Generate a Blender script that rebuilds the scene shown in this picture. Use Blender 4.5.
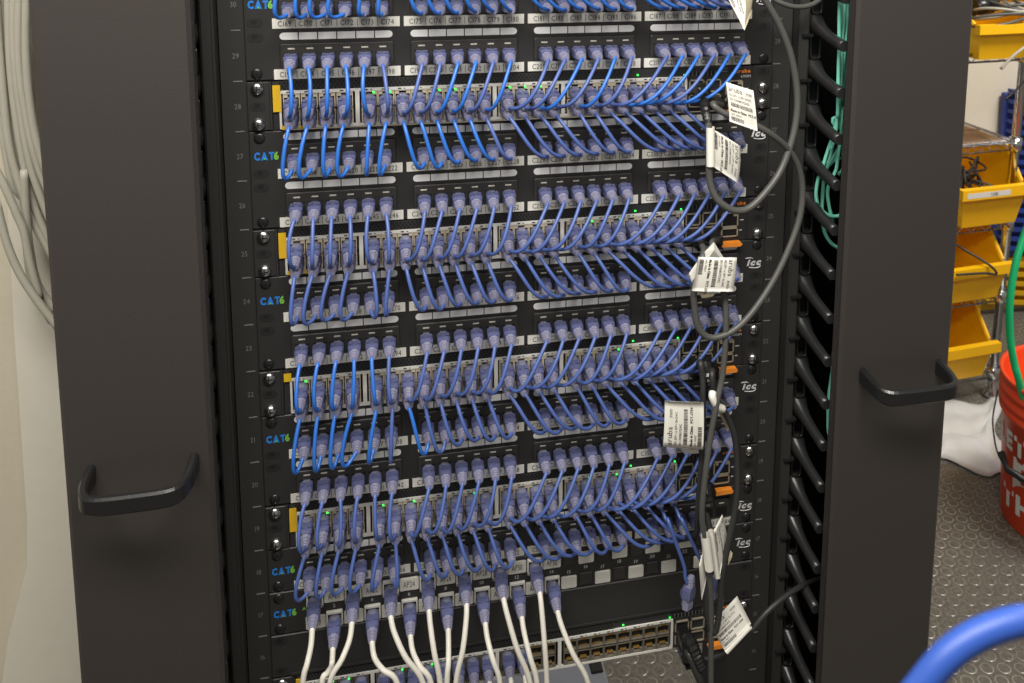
import bpy, math, random
from math import sin, cos, pi, radians as R
import mathutils
V = mathutils.Vector
random.seed(7)
S = 0.001                                    # the script works in millimetres
scene = bpy.context.scene
for o in list(bpy.data.objects): bpy.data.objects.remove(o)
col = scene.collection

# ------------------------------------------------------------------ camera
W_, H_ = 1024, 683
CAM = V((-118.36, -856.25, 1423.09)); YAW, PIT, ROL = .2350746, .1478979, .0147051
FPX, CX, CY = 956.384, 618.418, 19.439
fw = V((sin(YAW)*cos(PIT), cos(YAW)*cos(PIT), -sin(PIT))); rt0 = V((cos(YAW), -sin(YAW), 0)); up0 = rt0.cross(fw)
rt = rt0*cos(ROL) + up0*sin(ROL); up = up0*cos(ROL) - rt0*sin(ROL)
cd = bpy.data.cameras.new('camera'); cam = bpy.data.objects.new('camera', cd); col.objects.link(cam)
cam.matrix_world = mathutils.Matrix(((rt.x, up.x, -fw.x, CAM.x*S), (rt.y, up.y, -fw.y, CAM.y*S), (rt.z, up.z, -fw.z, CAM.z*S), (0, 0, 0, 1)))
cd.sensor_width = 36; cd.lens = FPX/W_*36; cd.shift_x = (W_/2-CX)/W_; cd.shift_y = (CY-H_/2)/W_
cd.clip_start = .02; cd.clip_end = 50
cd.dof.use_dof = True; cd.dof.focus_distance = .93; cd.dof.aperture_fstop = 17
scene.camera = cam

def ray(u, v): return fw + rt*((u-CX)/FPX) - up*((v-CY)/FPX)
def at(u, v, Y=0.0):                         # a point of the picture on the plane y = Y
    d = ray(u, v); t = (Y-CAM.y)/d.y; return CAM + d*t
def atz(u, v, Z):
    d = ray(u, v); t = (Z-CAM.z)/d.z; return CAM + d*t

# ------------------------------------------------------------------ light
world = bpy.data.worlds.new('room_light'); scene.world = world; world.use_nodes = True
bg = world.node_tree.nodes['Background']; bg.inputs[0].default_value = (1, .95, .87, 1); bg.inputs[1].default_value = .24
def area(name, loc, aim, sx, sy, power, color=(1, .96, .9)):
    l = bpy.data.lights.new(name, 'AREA'); l.shape = 'RECTANGLE'; l.size = sx; l.size_y = sy; l.energy = power; l.color = color
    o = bpy.data.objects.new(name, l); col.objects.link(o); o.location = loc
    o.rotation_euler = (V(aim)-V(loc)).to_track_quat('-Z', 'Y').to_euler(); return o
area('ceiling_light_front', (-.25, -.78, 2.25), (-.1, 0, 1.35), 1.3, .35, 40)
area('ceiling_light_right', (1.9, .4, 2.62), (1.7, 1.1, 0), 1.2, .6, 62)
vs = scene.view_settings
vs.view_transform = 'Standard'; vs.look = 'None'; vs.gamma = 1; vs.use_curve_mapping = False; vs.exposure = 0.0

# ------------------------------------------------------------------ materials
def lin(c):
    return tuple((x/255/12.92 if x/255 <= .04045 else ((x/255+.055)/1.055)**2.4) for x in c) + (1,)
MATS = {}
def mat(name, rgb, rough=.5, metal=0, noise=.06, scale=60, bump=0, spec=.5, trans=0, emit=0, coat=0, sub=0):
    m = bpy.data.materials.new(name); m.use_nodes = True; nt = m.node_tree; b = nt.nodes['Principled BSDF']
    tc = nt.nodes.new('ShaderNodeTexCoord'); nz = nt.nodes.new('ShaderNodeTexNoise'); nz.inputs['Scale'].default_value = scale; nz.inputs['Detail'].default_value = 3
    nt.links.new(tc.outputs['Object'], nz.inputs['Vector'])
    mx = nt.nodes.new('ShaderNodeMix'); mx.data_type = 'RGBA'; c = lin(rgb)
    mx.inputs[6].default_value = tuple(x*(1-noise) for x in c[:3])+(1,); mx.inputs[7].default_value = tuple(min(1, x*(1+noise)) for x in c[:3])+(1,)
    nt.links.new(nz.outputs['Fac'], mx.inputs[0]); nt.links.new(mx.outputs[2], b.inputs['Base Color'])
    b.inputs['Roughness'].default_value = rough; b.inputs['Metallic'].default_value = metal; b.inputs['Specular IOR Level'].default_value = spec
    b.inputs['Transmission Weight'].default_value = trans; b.inputs['Coat Weight'].default_value = coat
    if emit: b.inputs['Emission Color'].default_value = c; b.inputs['Emission Strength'].default_value = emit
    if bump:
        bn = nt.nodes.new('ShaderNodeBump'); bn.inputs['Strength'].default_value = bump; bn.inputs['Distance'].default_value = .0006
        nt.links.new(nz.outputs['Fac'], bn.inputs['Height']); nt.links.new(bn.outputs[0], b.inputs['Normal'])
    MATS[name] = m; return m
mat('door_black', (54, 50, 47), .5, bump=.25, scale=900, noise=.1)
mat('rack_black', (43, 42, 40), .55, bump=.2, scale=700)
mat('trough_black', (22, 22, 22), .6)
mat('panel_black', (42, 41, 40), .5, bump=.15, scale=600)
mat('module_black', (50, 49, 47), .5)
mat('switch_black', (40, 40, 40), .5)
mat('hole_black', (8, 8, 8), .7)
mat('gloss_black', (30, 30, 30), .28)
mat('finger_black', (38, 38, 38), .33)
mat('label_white', (214, 212, 203), .6, noise=.03)
mat('blank_white', (226, 226, 224), .5, noise=.03)
mat('bezel_grey', (212, 210, 202), .45, noise=.04)
mat('tick_white', (190, 184, 172), .5)
mat('ink', (40, 38, 38), .7)
mat('rack_ink', (112, 112, 109), .6)
mat('white_ink', (200, 200, 200), .6)
mat('cat_blue', (35, 120, 205), .5)
mat('six_green', (120, 185, 70), .5)
mat('bezel_tan', (206, 194, 170), .4, metal=.15)
mat('warn_yellow', (214, 172, 30), .5)
mat('port_metal', (172, 162, 142), .4, metal=.3)
mat('port_shell', (112, 106, 94), .45, metal=.2)
mat('port_gold', (190, 150, 80), .35, metal=.7)
mat('steel', (200, 200, 198), .25, metal=1)
mat('dark_steel', (70, 68, 64), .4, metal=.8)
mat('cord_bright', (44, 104, 190), .38, noise=.04)
mat('cord_blue', (74, 96, 158), .42, noise=.04)
mat('cord_white', (212, 208, 196), .5, noise=.03)
mat('cord_black', (44, 44, 43), .5)
mat('cord_grey', (78, 78, 74), .45)
mat('cord_ceil', (168, 164, 150), .5)
mat('boot', (100, 105, 145), .32, trans=.3, noise=.14, scale=160)
mat('boot_tip', (146, 145, 170), .3, trans=.25, noise=.14, scale=200)
mat('recess', (30, 29, 28), .6)
mat('clear_plug', (176, 178, 205), .2, trans=.6, noise=.1, scale=250)
mat('aqua', (135, 228, 202), .45)
mat('led_green', (60, 255, 90), .4, emit=1.6)
mat('orange', (255, 150, 50), .45)
mat('aruba_orange', (214, 120, 40), .5)
mat('tag_white', (232, 229, 218), .5, noise=.02)
mat('tag_cream', (214, 202, 170), .5, noise=.03)
mat('bin_yellow', (246, 188, 14), .42, noise=.05)
mat('chrome', (205, 205, 205), .18, metal=1)
mat('bucket_red', (236, 74, 30), .4)
mat('hose_green', (20, 178, 110), .35)
mat('crate_blue', (40, 62, 140), .5)
mat('crate_yellow', (205, 160, 24), .5)
mat('wall_cream', (196, 188, 168), .7, noise=.05, bump=.3, scale=120)
mat('board_cream', (232, 222, 202), .6, noise=.03)
mat('wall_white', (214, 208, 192), .6, noise=.04, bump=.2, scale=90)
mat('case_grey', (120, 122, 130), .5)
mat('near_blue', (42, 78, 160), .45, noise=.03)
mat('plastic_film', (228, 228, 226), .22, noise=.1, scale=9, spec=.9, trans=.12)
M = MATS

# rubber floor with raised coins
def floor_mat():
    m = bpy.data.materials.new('coin_rubber'); m.use_nodes = True; nt = m.node_tree; N = nt.nodes; L = nt.links; b = N['Principled BSDF']
    tc = N.new('ShaderNodeTexCoord'); rotn = N.new('ShaderNodeMapping'); rotn.inputs['Rotation'].default_value = (0, 0, R(12))
    L.new(tc.outputs['Object'], rotn.inputs['Vector'])
    a = .033; ds = []
    for off in ((0, 0, 0), (a/2, a*.866, 0)):
        ad = N.new('ShaderNodeVectorMath'); ad.operation = 'ADD'; ad.inputs[1].default_value = off; L.new(rotn.outputs[0], ad.inputs[0])
        wr = N.new('ShaderNodeVectorMath'); wr.operation = 'WRAP'; wr.inputs[1].default_value = (a/2, a*.866, 1); wr.inputs[2].default_value = (-a/2, -a*.866, -1)
        L.new(ad.outputs[0], wr.inputs[0]); ml = N.new('ShaderNodeVectorMath'); ml.operation = 'MULTIPLY'; ml.inputs[1].default_value = (1, 1, 0); L.new(wr.outputs[0], ml.inputs[0])
        ln = N.new('ShaderNodeVectorMath'); ln.operation = 'LENGTH'; L.new(ml.outputs[0], ln.inputs[0]); ds.append(ln)
    mn = N.new('ShaderNodeMath'); mn.operation = 'MINIMUM'; L.new(ds[0].outputs['Value'], mn.inputs[0]); L.new(ds[1].outputs['Value'], mn.inputs[1])
    hr = N.new('ShaderNodeMapRange'); hr.inputs[1].default_value = .0132; hr.inputs[2].default_value = .0110; L.new(mn.outputs[0], hr.inputs[0])
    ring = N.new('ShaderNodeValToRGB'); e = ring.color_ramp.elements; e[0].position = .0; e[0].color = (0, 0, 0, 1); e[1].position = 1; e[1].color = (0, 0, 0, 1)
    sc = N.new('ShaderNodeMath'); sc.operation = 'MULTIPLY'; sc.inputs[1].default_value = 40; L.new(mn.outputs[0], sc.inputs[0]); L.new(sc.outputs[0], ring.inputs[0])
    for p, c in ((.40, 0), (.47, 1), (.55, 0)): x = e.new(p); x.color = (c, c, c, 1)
    nz = N.new('ShaderNodeTexNoise'); nz.inputs['Scale'].default_value = 5; nz.inputs['Detail'].default_value = 6; L.new(tc.outputs['Object'], nz.inputs['Vector'])
    n2 = N.new('ShaderNodeTexNoise'); n2.inputs['Scale'].default_value = 160; n2.inputs['Detail'].default_value = 4; L.new(tc.outputs['Object'], n2.inputs['Vector'])
    cr = N.new('ShaderNodeMix'); cr.data_type = 'RGBA'; cr.inputs[6].default_value = lin((62, 59, 55)); cr.inputs[7].default_value = lin((124, 119, 110)); L.new(n2.outputs['Fac'], cr.inputs[0])
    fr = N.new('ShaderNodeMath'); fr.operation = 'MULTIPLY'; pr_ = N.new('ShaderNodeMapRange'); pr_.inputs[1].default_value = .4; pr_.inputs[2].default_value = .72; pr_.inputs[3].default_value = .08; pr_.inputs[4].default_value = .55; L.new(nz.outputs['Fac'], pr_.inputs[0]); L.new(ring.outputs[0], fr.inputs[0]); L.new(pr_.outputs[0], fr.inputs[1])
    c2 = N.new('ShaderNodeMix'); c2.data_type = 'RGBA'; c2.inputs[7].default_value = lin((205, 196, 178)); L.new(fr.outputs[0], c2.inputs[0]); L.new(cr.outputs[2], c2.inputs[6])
    L.new(c2.outputs[2], b.inputs['Base Color']); b.inputs['Roughness'].default_value = .24
    bn = N.new('ShaderNodeBump'); bn.inputs['Distance'].default_value = .0012; bn.inputs['Strength'].default_value = .9; L.new(hr.outputs[0], bn.inputs['Height'])
    b2 = N.new('ShaderNodeBump'); b2.inputs['Distance'].default_value = .0006; b2.inputs['Strength'].default_value = .5; L.new(n2.outputs['Fac'], b2.inputs['Height']); L.new(bn.outputs[0], b2.inputs['Normal'])
    L.new(b2.outputs[0], b.inputs['Normal']); MATS['coin_rubber'] = m
floor_mat()

# ------------------------------------------------------------------ mesh building
class MB:
    def __init__(s): s.v = []; s.f = []; s.sm = []; s.mi = []; s.k = 0; s.pre = None
    def add(s, vs, fs, smooth=False):
        b = len(s.v)
        s.v += [V(p) if s.pre is None else s.pre(V(p)) for p in vs]
        for f in fs: s.f.append([b+i for i in f]); s.sm.append(smooth); s.mi.append(s.k)
        return s
    def box(s, x0, x1, y0, y1, z0, z1, c=0):
        if x0 > x1: x0, x1 = x1, x0
        if y0 > y1: y0, y1 = y1, y0
        if z0 > z1: z0, z1 = z1, z0
        if c <= 0:
            p = [(x, y, z) for x in (x0, x1) for y in (y0, y1) for z in (z0, z1)]
            return s.add(p, [(0, 1, 3, 2), (4, 6, 7, 5), (0, 4, 5, 1), (2, 3, 7, 6), (0, 2, 6, 4), (1, 5, 7, 3)])
        # chamfered front and back edges: an octagon outline with a smaller face
        return s.loft([rrect(x0+c, x1-c, z0+c, z1-c, c, y0), rrect(x0, x1, z0, z1, c, y0+c), rrect(x0, x1, z0, z1, c, y1-c), rrect(x0+c, x1-c, z0+c, z1-c, c, y1)])
    def loft(s, rings, cap=True, smooth=False, closed=True):
        n = len(rings[0]); vs = [p for r in rings for p in r]; fs = []
        for a in range(len(rings)-1):
            for i in range(n if closed else n-1):
                j = (i+1) % n; fs.append((a*n+i, a*n+j, (a+1)*n+j, (a+1)*n+i))
        s.add(vs, fs, smooth)
        if cap:
            b = len(s.v)-len(vs)
            s.f.append([b+i for i in range(n)][::-1]); s.sm.append(False); s.mi.append(s.k)
            s.f.append([b+(len(rings)-1)*n+i for i in range(n)]); s.sm.append(False); s.mi.append(s.k)
        return s
    def tube(s, pts, r, n=8, smooth=True, flat=1.0, cap=True):
        pts = [V(p) for p in pts]; rings = []; nrm = None
        for i, p in enumerate(pts):
            t = (pts[min(i+1, len(pts)-1)]-pts[max(i-1, 0)]).normalized()
            if nrm is None:
                a = V((1, 0, 0)) if abs(t.x) < .9 else V((0, 0, 1)); nrm = (a-t*a.dot(t)).normalized()
            else: nrm = (nrm-t*nrm.dot(t)).normalized()
            bi = t.cross(nrm); rr = r[i] if isinstance(r, (list, tuple)) else r
            rings.append([p+nrm*cos(2*pi*k/n)*rr*flat+bi*sin(2*pi*k/n)*rr for k in range(n)])
        return s.loft(rings, cap, smooth)
    def prism(s, poly, y0, y1):              # polygon in x,z swept along y
        return s.loft([[(x, y0, z) for x, z in poly], [(x, y1, z) for x, z in poly]])
    def lathe(s, prof, c, axis='z', n=32, cap=False):
        rings = []
        for r, h in prof:
            if axis == 'z': rings.append([(c[0]+r*cos(2*pi*k/n), c[1]+r*sin(2*pi*k/n), c[2]+h) for k in range(n)])
            else: rings.append([(c[0]+r*cos(2*pi*k/n), c[1]+h, c[2]+r*sin(2*pi*k/n)) for k in range(n)])
        return s.loft(rings, cap, True)
    def text(s, body, x, z, h, y=0, wx=1.0, mid=False, bold=False, slant=0):
        w = text_width(body, h, wx); cx = x-w/2 if mid else x
        for ch in body:
            if ch == ' ': cx += h*.45*wx; continue
            vs, fs, wd = glyph(ch, bold); k = h
            s.add([(cx+(p[0]*k+p[1]*k*slant)*wx, y, z+p[1]*k) for p in vs], fs); cx += (wd+.16)*k*wx
        return s
    def mesh(s, name, mats, origin=(0, 0, 0)):
        me = bpy.data.meshes.new(name); o = V(origin)
        me.from_pydata([tuple((p-o)*S) for p in s.v], [], s.f); me.polygons.foreach_set('use_smooth', s.sm)
        for m in (mats if isinstance(mats, (list, tuple)) else [mats]): me.materials.append(M[m])
        me.polygons.foreach_set('material_index', s.mi); me.update(); return me
    def build(s, name, mats, parent=None, origin=None):
        if origin is None: origin = ORG.get(parent, V((0, 0, 0))) if parent else V((0, 0, 0))
        o = bpy.data.objects.new(name, s.mesh(name, mats, origin)); col.objects.link(o)
        if parent: o.parent = parent; ORG[o] = V(origin)
        else: o.location = V(origin)*S; ORG[o] = V(origin)
        return o
ORG = {}
def rrect(x0, x1, z0, z1, c, y): return [(x0+c, y, z0), (x1-c, y, z0), (x1, y, z0+c), (x1, y, z1-c), (x1-c, y, z1), (x0+c, y, z1), (x0, y, z1-c), (x0, y, z0+c)]
def stad(x0, x1, z0, z1, y, n=5, left=True, right=True):      # rounded ends
    r = (z1-z0)/2; zc = (z0+z1)/2; p = []
    if right: p += [(x1-r+r*cos(a), y, zc+r*sin(a)) for a in [(-pi/2)+pi*k/n for k in range(n+1)]]
    else: p += [(x1, y, z0), (x1, y, z1)]
    if left: p += [(x0+r+r*cos(a), y, zc+r*sin(a)) for a in [(pi/2)+pi*k/n for k in range(n+1)]]
    else: p += [(x0, y, z1), (x0, y, z0)]
    return p
GL = {}
def glyph(ch, bold=False):
    if (ch, bold) in GL: return GL[(ch, bold)]
    cu = bpy.data.curves.new('t', 'FONT'); cu.body = ch; cu.size = 1; cu.resolution_u = 2; cu.offset = .055 if bold else 0
    ob = bpy.data.objects.new('t', cu); col.objects.link(ob); bpy.context.view_layer.update()
    me = bpy.data.meshes.new_from_object(ob.evaluated_get(bpy.context.evaluated_depsgraph_get()))
    vs = [(v.co.x, v.co.y) for v in me.vertices]; fs = [tuple(p.vertices) for p in me.polygons]
    bpy.data.objects.remove(ob); bpy.data.curves.remove(cu); bpy.data.meshes.remove(me)
    k = 1/.69; x0 = min(v[0] for v in vs); x1 = max(v[0] for v in vs)
    vs = [((x-x0)*k, y*k) for x, y in vs]; w = (x1-x0)*k
    if ch in '1': vs = [(x+.12, y) for x, y in vs]; w += .2
    GL[(ch, bold)] = (vs, fs, w); return GL[(ch, bold)]
def text_width(body, h, wx=1.0): return sum(h*.45*wx if c == ' ' else (glyph(c)[2]+.16)*h*wx for c in body)
def tag(o, label=None, cat=None, group=None, kind=None):
    if label: o['label'] = label
    if cat: o['category'] = cat
    if group: o['group'] = group
    if kind: o['kind'] = kind
    return o
def thing(name, label, cat, loc, group=None):
    o = bpy.data.objects.new(name, None); col.objects.link(o); o.location = V(loc)*S; o.empty_display_size = .02
    ORG[o] = V(loc); return tag(o, label, cat, group)
def struct(mb, name, m): return tag(mb.build(name, m), kind='structure')
def place(mesh, name, parent, loc, rot=None):   # child sharing mesh data, loc in world mm
    o = bpy.data.objects.new(name, mesh); col.objects.link(o); o.parent = parent; o.location = (V(loc)-ORG[parent])*S
    if rot: o.rotation_euler = rot
    ORG[o] = V(loc); return o
def bez(a, b, c, d, n=22):
    return [a*(1-t)**3+b*3*t*(1-t)**2+c*3*t*t*(1-t)+d*t**3 for t in [i/n for i in range(n+1)]]
def spline(pts, per=6):                        # Catmull-Rom through points
    pts = [V(p) for p in pts]; P = [pts[0]*2-pts[1]]+pts+[pts[-1]*2-pts[-2]]; out = []
    for i in range(1, len(P)-2):
        for k in range(per):
            t = k/per; a, b, c, d = P[i-1], P[i], P[i+1], P[i+2]
            out.append(.5*((2*b)+(c-a)*t+(2*a-5*b+4*c-d)*t*t+(3*b-a-3*c+d)*t**3))
    out.append(pts[-1]); return out

U = 44.45
def zu(n): return (n-1)*U
FZ = -60

# ------------------------------------------------------------------ setting
struct(MB().box(-2500, 4500, -2500, 3300, FZ-20, FZ), 'floor', 'coin_rubber')
struct(MB().box(-2500, 4500, 3300, 3340, FZ, 2750), 'wall_back', 'wall_cream')
# left: cream wall with a white panel standing proud of it
pl = [at(0, y, 160) for y in (0, 683)]
struct(MB().box(-2500, -260, 175, 215, FZ, 2750), 'wall_left', 'wall_cream')
e = [at(4, 0, 150), at(6, 180, 150), at(14, 330, 150), at(27, 520, 150), at(27, 566, 150), at(8, 640, 150), at(2, 683, 150)]
mb = MB(); poly = [(p.x, p.z) for p in e] + [(e[-1].x-10, FZ+2), (-265, FZ+2), (-265, 2700), (e[0].x, 2700)]
mb.prism(poly, 150, 174); struct(mb, 'trim_1', 'wall_white')

# ------------------------------------------------------------------ rack
rack = thing('equipment_rack', 'black steel equipment rack with numbered rails holding panels and switches', 'rack', (0, 0, FZ))
def numbers(side):
    mb = MB()
    for n in range(10, 34):
        t = str(n)
        mb.text(t, -249.0 if side < 0 else 247.5, zu(n)+U/2-2.3, 4.6, 1.9, .8, mid=True)
        x0 = -252 if side < 0 else 243.5
        mb.box(x0, x0+7.5, 1.7, 2.3, zu(n)-.5, zu(n)+.4)
    return mb
screw_mb = MB().lathe([(5.6, 0), (5.6, -1.2), (4.9, -2.6), (3.2, -3.8), (1.2, -4.2), (.01, -4.25)], (0, 0, 0), 'y', 20)
screw_mb.k = 1; screw_mb.box(-3, 3, -4.35, -4.1, -.55, .55).box(-.55, .55, -4.35, -4.1, -3, 3)
ME_SCREW = screw_mb.mesh('screw', ['steel', 'dark_steel'])
bs = MB().lathe([(4.9, 0), (4.7, -.6), (3.6, -1.3), (1.6, -1.7), (.01, -1.75)], (0, 0, 0), 'y', 20); bs.k = 1; bs.box(-2.6, 2.6, -1.85, -1.4, -.5, .5).box(-.5, .5, -1.85, -1.4, -2.6, 2.6)
ME_BSCREW = bs.mesh('black_screw', ['gloss_black', 'hole_black'])
slot_mb = MB(); slot_mb.loft([stad(-6.6, 6.6, -3.7, 3.7, -.35), stad(-5.4, 5.4, -2.9, 2.9, .3)], True); slot_mb.k = 1
slot_mb.loft([[(-.5+2.6*cos(a), -.45, .8+2.2*sin(a)) for a in [2*pi*i/14 for i in range(14)]], [(-.5+2.6*cos(a), -.3, .8+2.2*sin(a)) for a in [2*pi*i/14 for i in range(14)]]])
ME_SLOT = slot_mb.mesh('mounting_slot', ['recess', 'hole_black'])
for sd in (-1, 1):
    mb = MB()
    mb.box(sd*262, sd*216, 2.2, 4.6, FZ+30, 2050); mb.box(sd*262, sd*259.5, 4.6, 60, FZ+30, 2050); mb.box(sd*216, sd*218, 4.6, 30, FZ+30, 2050)
    r_ = mb.build('rail', 'rack_black', rack)
    numbers(sd).build('rail_numbering', 'rack_ink', r_)
    mb = MB(); mb.box(sd*264, sd*210, -10, 640, FZ, FZ+30, 3); mb.build('base_foot', 'rack_black', rack)
MB().box(-262, 262, 0, 70, 2050, 2090, 4).build('top_frame', 'rack_black', rack)

# ------------------------------------------------------------------ vertical cable managers
def z_finger(n): return zu(n)+U-2
def manager(sd):
    nm = 'left' if sd < 0 else 'right'
    xi, xo = (268, 378) if sd < 0 else (288, 406)
    t = thing('cable_manager', 'black vertical cable manager with handled cover and plastic fingers, '+nm+' of the rack', 'cable manager', (sd*(xi+xo)/2, 40, FZ))
    mb = MB(); mb.box(sd*264, sd*275, -12, 60, FZ, 2080, 2); mb.box(sd*263.2, sd*265, -12, 210, FZ, 2080); mb.build('inner_column', 'rack_black', t)
    mb = MB(); mb.box(sd*276, sd*(xo-4), 148, 152, FZ, 2080); mb.box(sd*(xo-6), sd*(xo-3), -50, 150, FZ, 2080); mb.build('trough', 'trough_black', t)
    # comb of fingers
    xc = 284
    mb = MB(); mb.box(sd*276, sd*292, 3, 9, FZ+20, 2080, 1.2); mb.build('finger_spine', 'finger_black', t)
    fm = MB(); p0 = V((0, 6, -2)); path = bez(V((0, 2, 2)), V((0, -12, 0)), V((2*sd, -22, -8)), V((3*sd, -60, -11)), 12)
    rings = []
    for i, p in enumerate(path):
        k = i/12; w = 7.0*(1-k)**3+4.4; h = 8.0*(1-k)**3+5.0
        tg = (path[min(i+1, 12)]-path[max(i-1, 0)]).normalized(); nz_ = V((1, 0, 0)).cross(tg).normalized()
        if nz_.z < 0: nz_ = -nz_
        rings.append([p+V((1, 0, 0))*w*cx_+nz_*h*cz_ for cx_, cz_ in ((-.55, -1), (.55, -1), (1, -.5), (1, .45), (.6, .9), (.25, 1), (-.25, 1), (-.6, .9), (-1, .45), (-1, -.5))])
    fm.loft(rings, True, True); fme = fm.mesh('finger', 'finger_black')
    # the moulded loop between two fingers
    lm = MB(); lp = [(-4, -3, 13), (-4.8, -6, 9), (-4.8, -7, -7), (-3, -8, -11), (3, -8, -11), (4.8, -7, -7), (4.8, -6, 9), (4, -3, 13)]
    lm.tube(spline(lp, 4), 1.3, 8); lme = lm.mesh('finger_loop', 'gloss_black')
    for n in range(12, 33):
        z = at(814, 17, -8).z + (n-30)*U + (0 if sd > 0 else 2)
        place(fme, 'finger', t, (sd*xc, 0, z-9)); place(lme, 'finger_loop', t, (sd*xc, 2, z+14))
        if sd > 0: MB().box(266, 277, -15, 8, z-18, z-15.5).build('finger_catch', 'gloss_black', t)
    # cover
    mb = MB(); zb = FZ+15
    mb.box(sd*xi, sd*xo, -80, -72, zb, 2080, 3.2); mb.box(sd*xi, sd*(xi+3.5), -72, -64, zb, 2080); mb.box(sd*xo, sd*(xo-3.5), -72, -45, zb, 2080)
    c = mb.build('cover', 'door_black', t)
    # handle: a bent strap standing off the cover
    if sd < 0: xa, xb, zh = at(92, 478, -80).x, at(195, 462, -80).x, 945
    else: xa, xb, zh = at(862, 378, -80).x, at(938, 368, -80).x, 953
    path = [V((xa, -80, zh+2)), V((xa, -92, zh+2)), V((xa+1, -106, zh+1)), V((xa+5, -116, zh)), V((xa+14, -121, zh)), V(((xa+xb)/2, -122, zh)), V((xb-14, -121, zh)), V((xb-5, -116, zh)), V((xb-1, -106, zh+1)), V((xb, -92, zh+2)), V((xb, -80, zh+2))]
    pp = spline(path, 4); rings = []
    for i, p in enumerate(pp):
        tg = (pp[min(i+1, len(pp)-1)]-pp[max(i-1, 0)]).normalized(); ou = tg.cross(V((0, 0, 1))).normalized()
        k = abs(i/(len(pp)-1)-.5)*2; hh = 7.5+1.5*max(0, k-.6)
        rings.append([p+ou*a*3.2+V((0, 0, 1))*b*hh for a, b in ((-1, -.75), (-.5, -1), (.5, -1), (1, -.75), (1, .75), (.5, 1), (-.5, 1), (-1, .75))])
    MB().loft(rings, True, False).build('handle', 'gloss_black', c)
    return t
manager(-1); manager(1)

# ------------------------------------------------------------------ jacks, plugs
jm = MB(); jm.k = 0
jm.box(-6.6, -5.9, -1.9, 0, -5, 5.5).box(5.9, 6.6, -1.9, 0, -5, 5.5).box(-6.6, 6.6, -1.9, 0, 4.8, 5.5).box(-6.6, 6.6, -1.9, 0, -5.6, -5)
jm.k = 1; jm.box(-5.9, 5.9, -1.75, -.2, -5, 4.8); ME_JACK = jm.mesh('jack', ['panel_black', 'hole_black'])
def plug_meshes(L=1.0, sc=1.0):
    def ring(y, zc, w, h, c=.22): w *= sc; h *= sc; return rrect(-w/2, w/2, zc-h/2, zc+h/2, min(w, h)*c, y)
    a = MB(); a.loft([ring(5, 0, 10.5, 7), ring(-5*L, 0, 11, 8)]); a.box(-2.8*sc, 2.8*sc, -7*L, 3, 3.6*sc, 4.9*sc)
    b = MB(); b.loft([ring(-4.5*L, 0, 11.2, 9.4, .1), ring(-7*L, -.1, 11.7, 10.2, .12), ring(-14.5*L, -.4, 11.4, 10.2, .14), ring(-17.5*L, -.8, 10.0, 9.2, .2)])
    b.k = 1; b.loft([ring(-17*L, -1, 9.2, 8.8, .29), ring(-20.5*L, -1.4, 7.6, 7.6, .29), ring(-27.6*L, -2, 5.6, 5.6, .29)])
    for k in range(3): b.loft([ring((-19.6-2.6*k)*L, -1.35-.2*k, 8.8-.8*k, 8.8-.8*k, .29), ring((-21.0-2.6*k)*L, -1.4-.2*k, 8.6-.8*k, 8.6-.8*k, .29)])
    b.k = 0; b.box(-4.9*sc, -1.7*sc, -12.5*L, -7*L, 5.2*sc, 6.0*sc).box(1.7*sc, 4.9*sc, -12.5*L, -7*L, 5.2*sc, 6.0*sc)
    return a.mesh('plug', 'clear_plug'), b.mesh('boot', ['boot', 'boot_tip'])
ME_PLUG, ME_BOOT = plug_meshes(); ME_PLUG2, ME_BOOT2 = plug_meshes(1.25, 1.04)
EXIT = V((0, -26.5, -2)); EXIT2 = V((0, -33.5, -2))
def add_plug(t, loc, big=False, rot=None):
    p = place(ME_PLUG2 if big else ME_PLUG, 'plug', t, loc, rot)
    b = bpy.data.objects.new('boot', ME_BOOT2 if big else ME_BOOT); col.objects.link(b); b.parent = p; return p

def px_(i):                                     # x of patch port i (0..23)
    g, k = divmod(i, 6); return -165.0+110.1*g+(k-2.5)*15.33
SW = [(-213.5, -151.5, 4), (-147.5, -30.5, 8), (-26.5, 32, 4), (37.5, 152.5, 8)]
def gang_of(i):
    for g, (a, b, n) in enumerate(SW):
        if i < n: return g, i
        i -= n
def sx_(i):
    g, k = gang_of(i); a, b, n = SW[g]; w = (b-a-2.5)/n; return a+1.25+w*(k+.5)

# ------------------------------------------------------------------ patch panels
def logo_tcc(parent, z):
    mb = MB(); mb.text('icc', 222.5, z-2.6, 6.2, -.25, 1.15, bold=True, slant=.25)
    mb.tube([(221, -.4, z+5), (226, -.4, z+5.5), (229, -.4, z+4.4)], .55, 6); mb.tube(spline([(225, -.4, z-4.6), (231, -.4, z-5.6), (236, -.4, z-5), (237, -.4, z-3)], 4), .5, 6)
    mb.build('maker_logo', 'white_ink', parent)
def logo_cat(parent, z, a=False):
    MB().text('CAT', -237.6, z-3.2, 6.4, -.3, .74, bold=True).build('logo_lettering', 'cat_blue', parent)
    mb = MB().text('6', -237.2+text_width('CAT', 6.4, .74)+.9, z-3.2, 6.4, -.3, .85, bold=True)
    if a: mb.text('A', -212.0, z+.6, 3, -.3, 1, bold=True)
    mb.box(-229.6, -228.2, -.5, -.2, z-3.2, z-1.9)
    mb.build('logo_numeral', 'six_green', parent)
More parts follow.
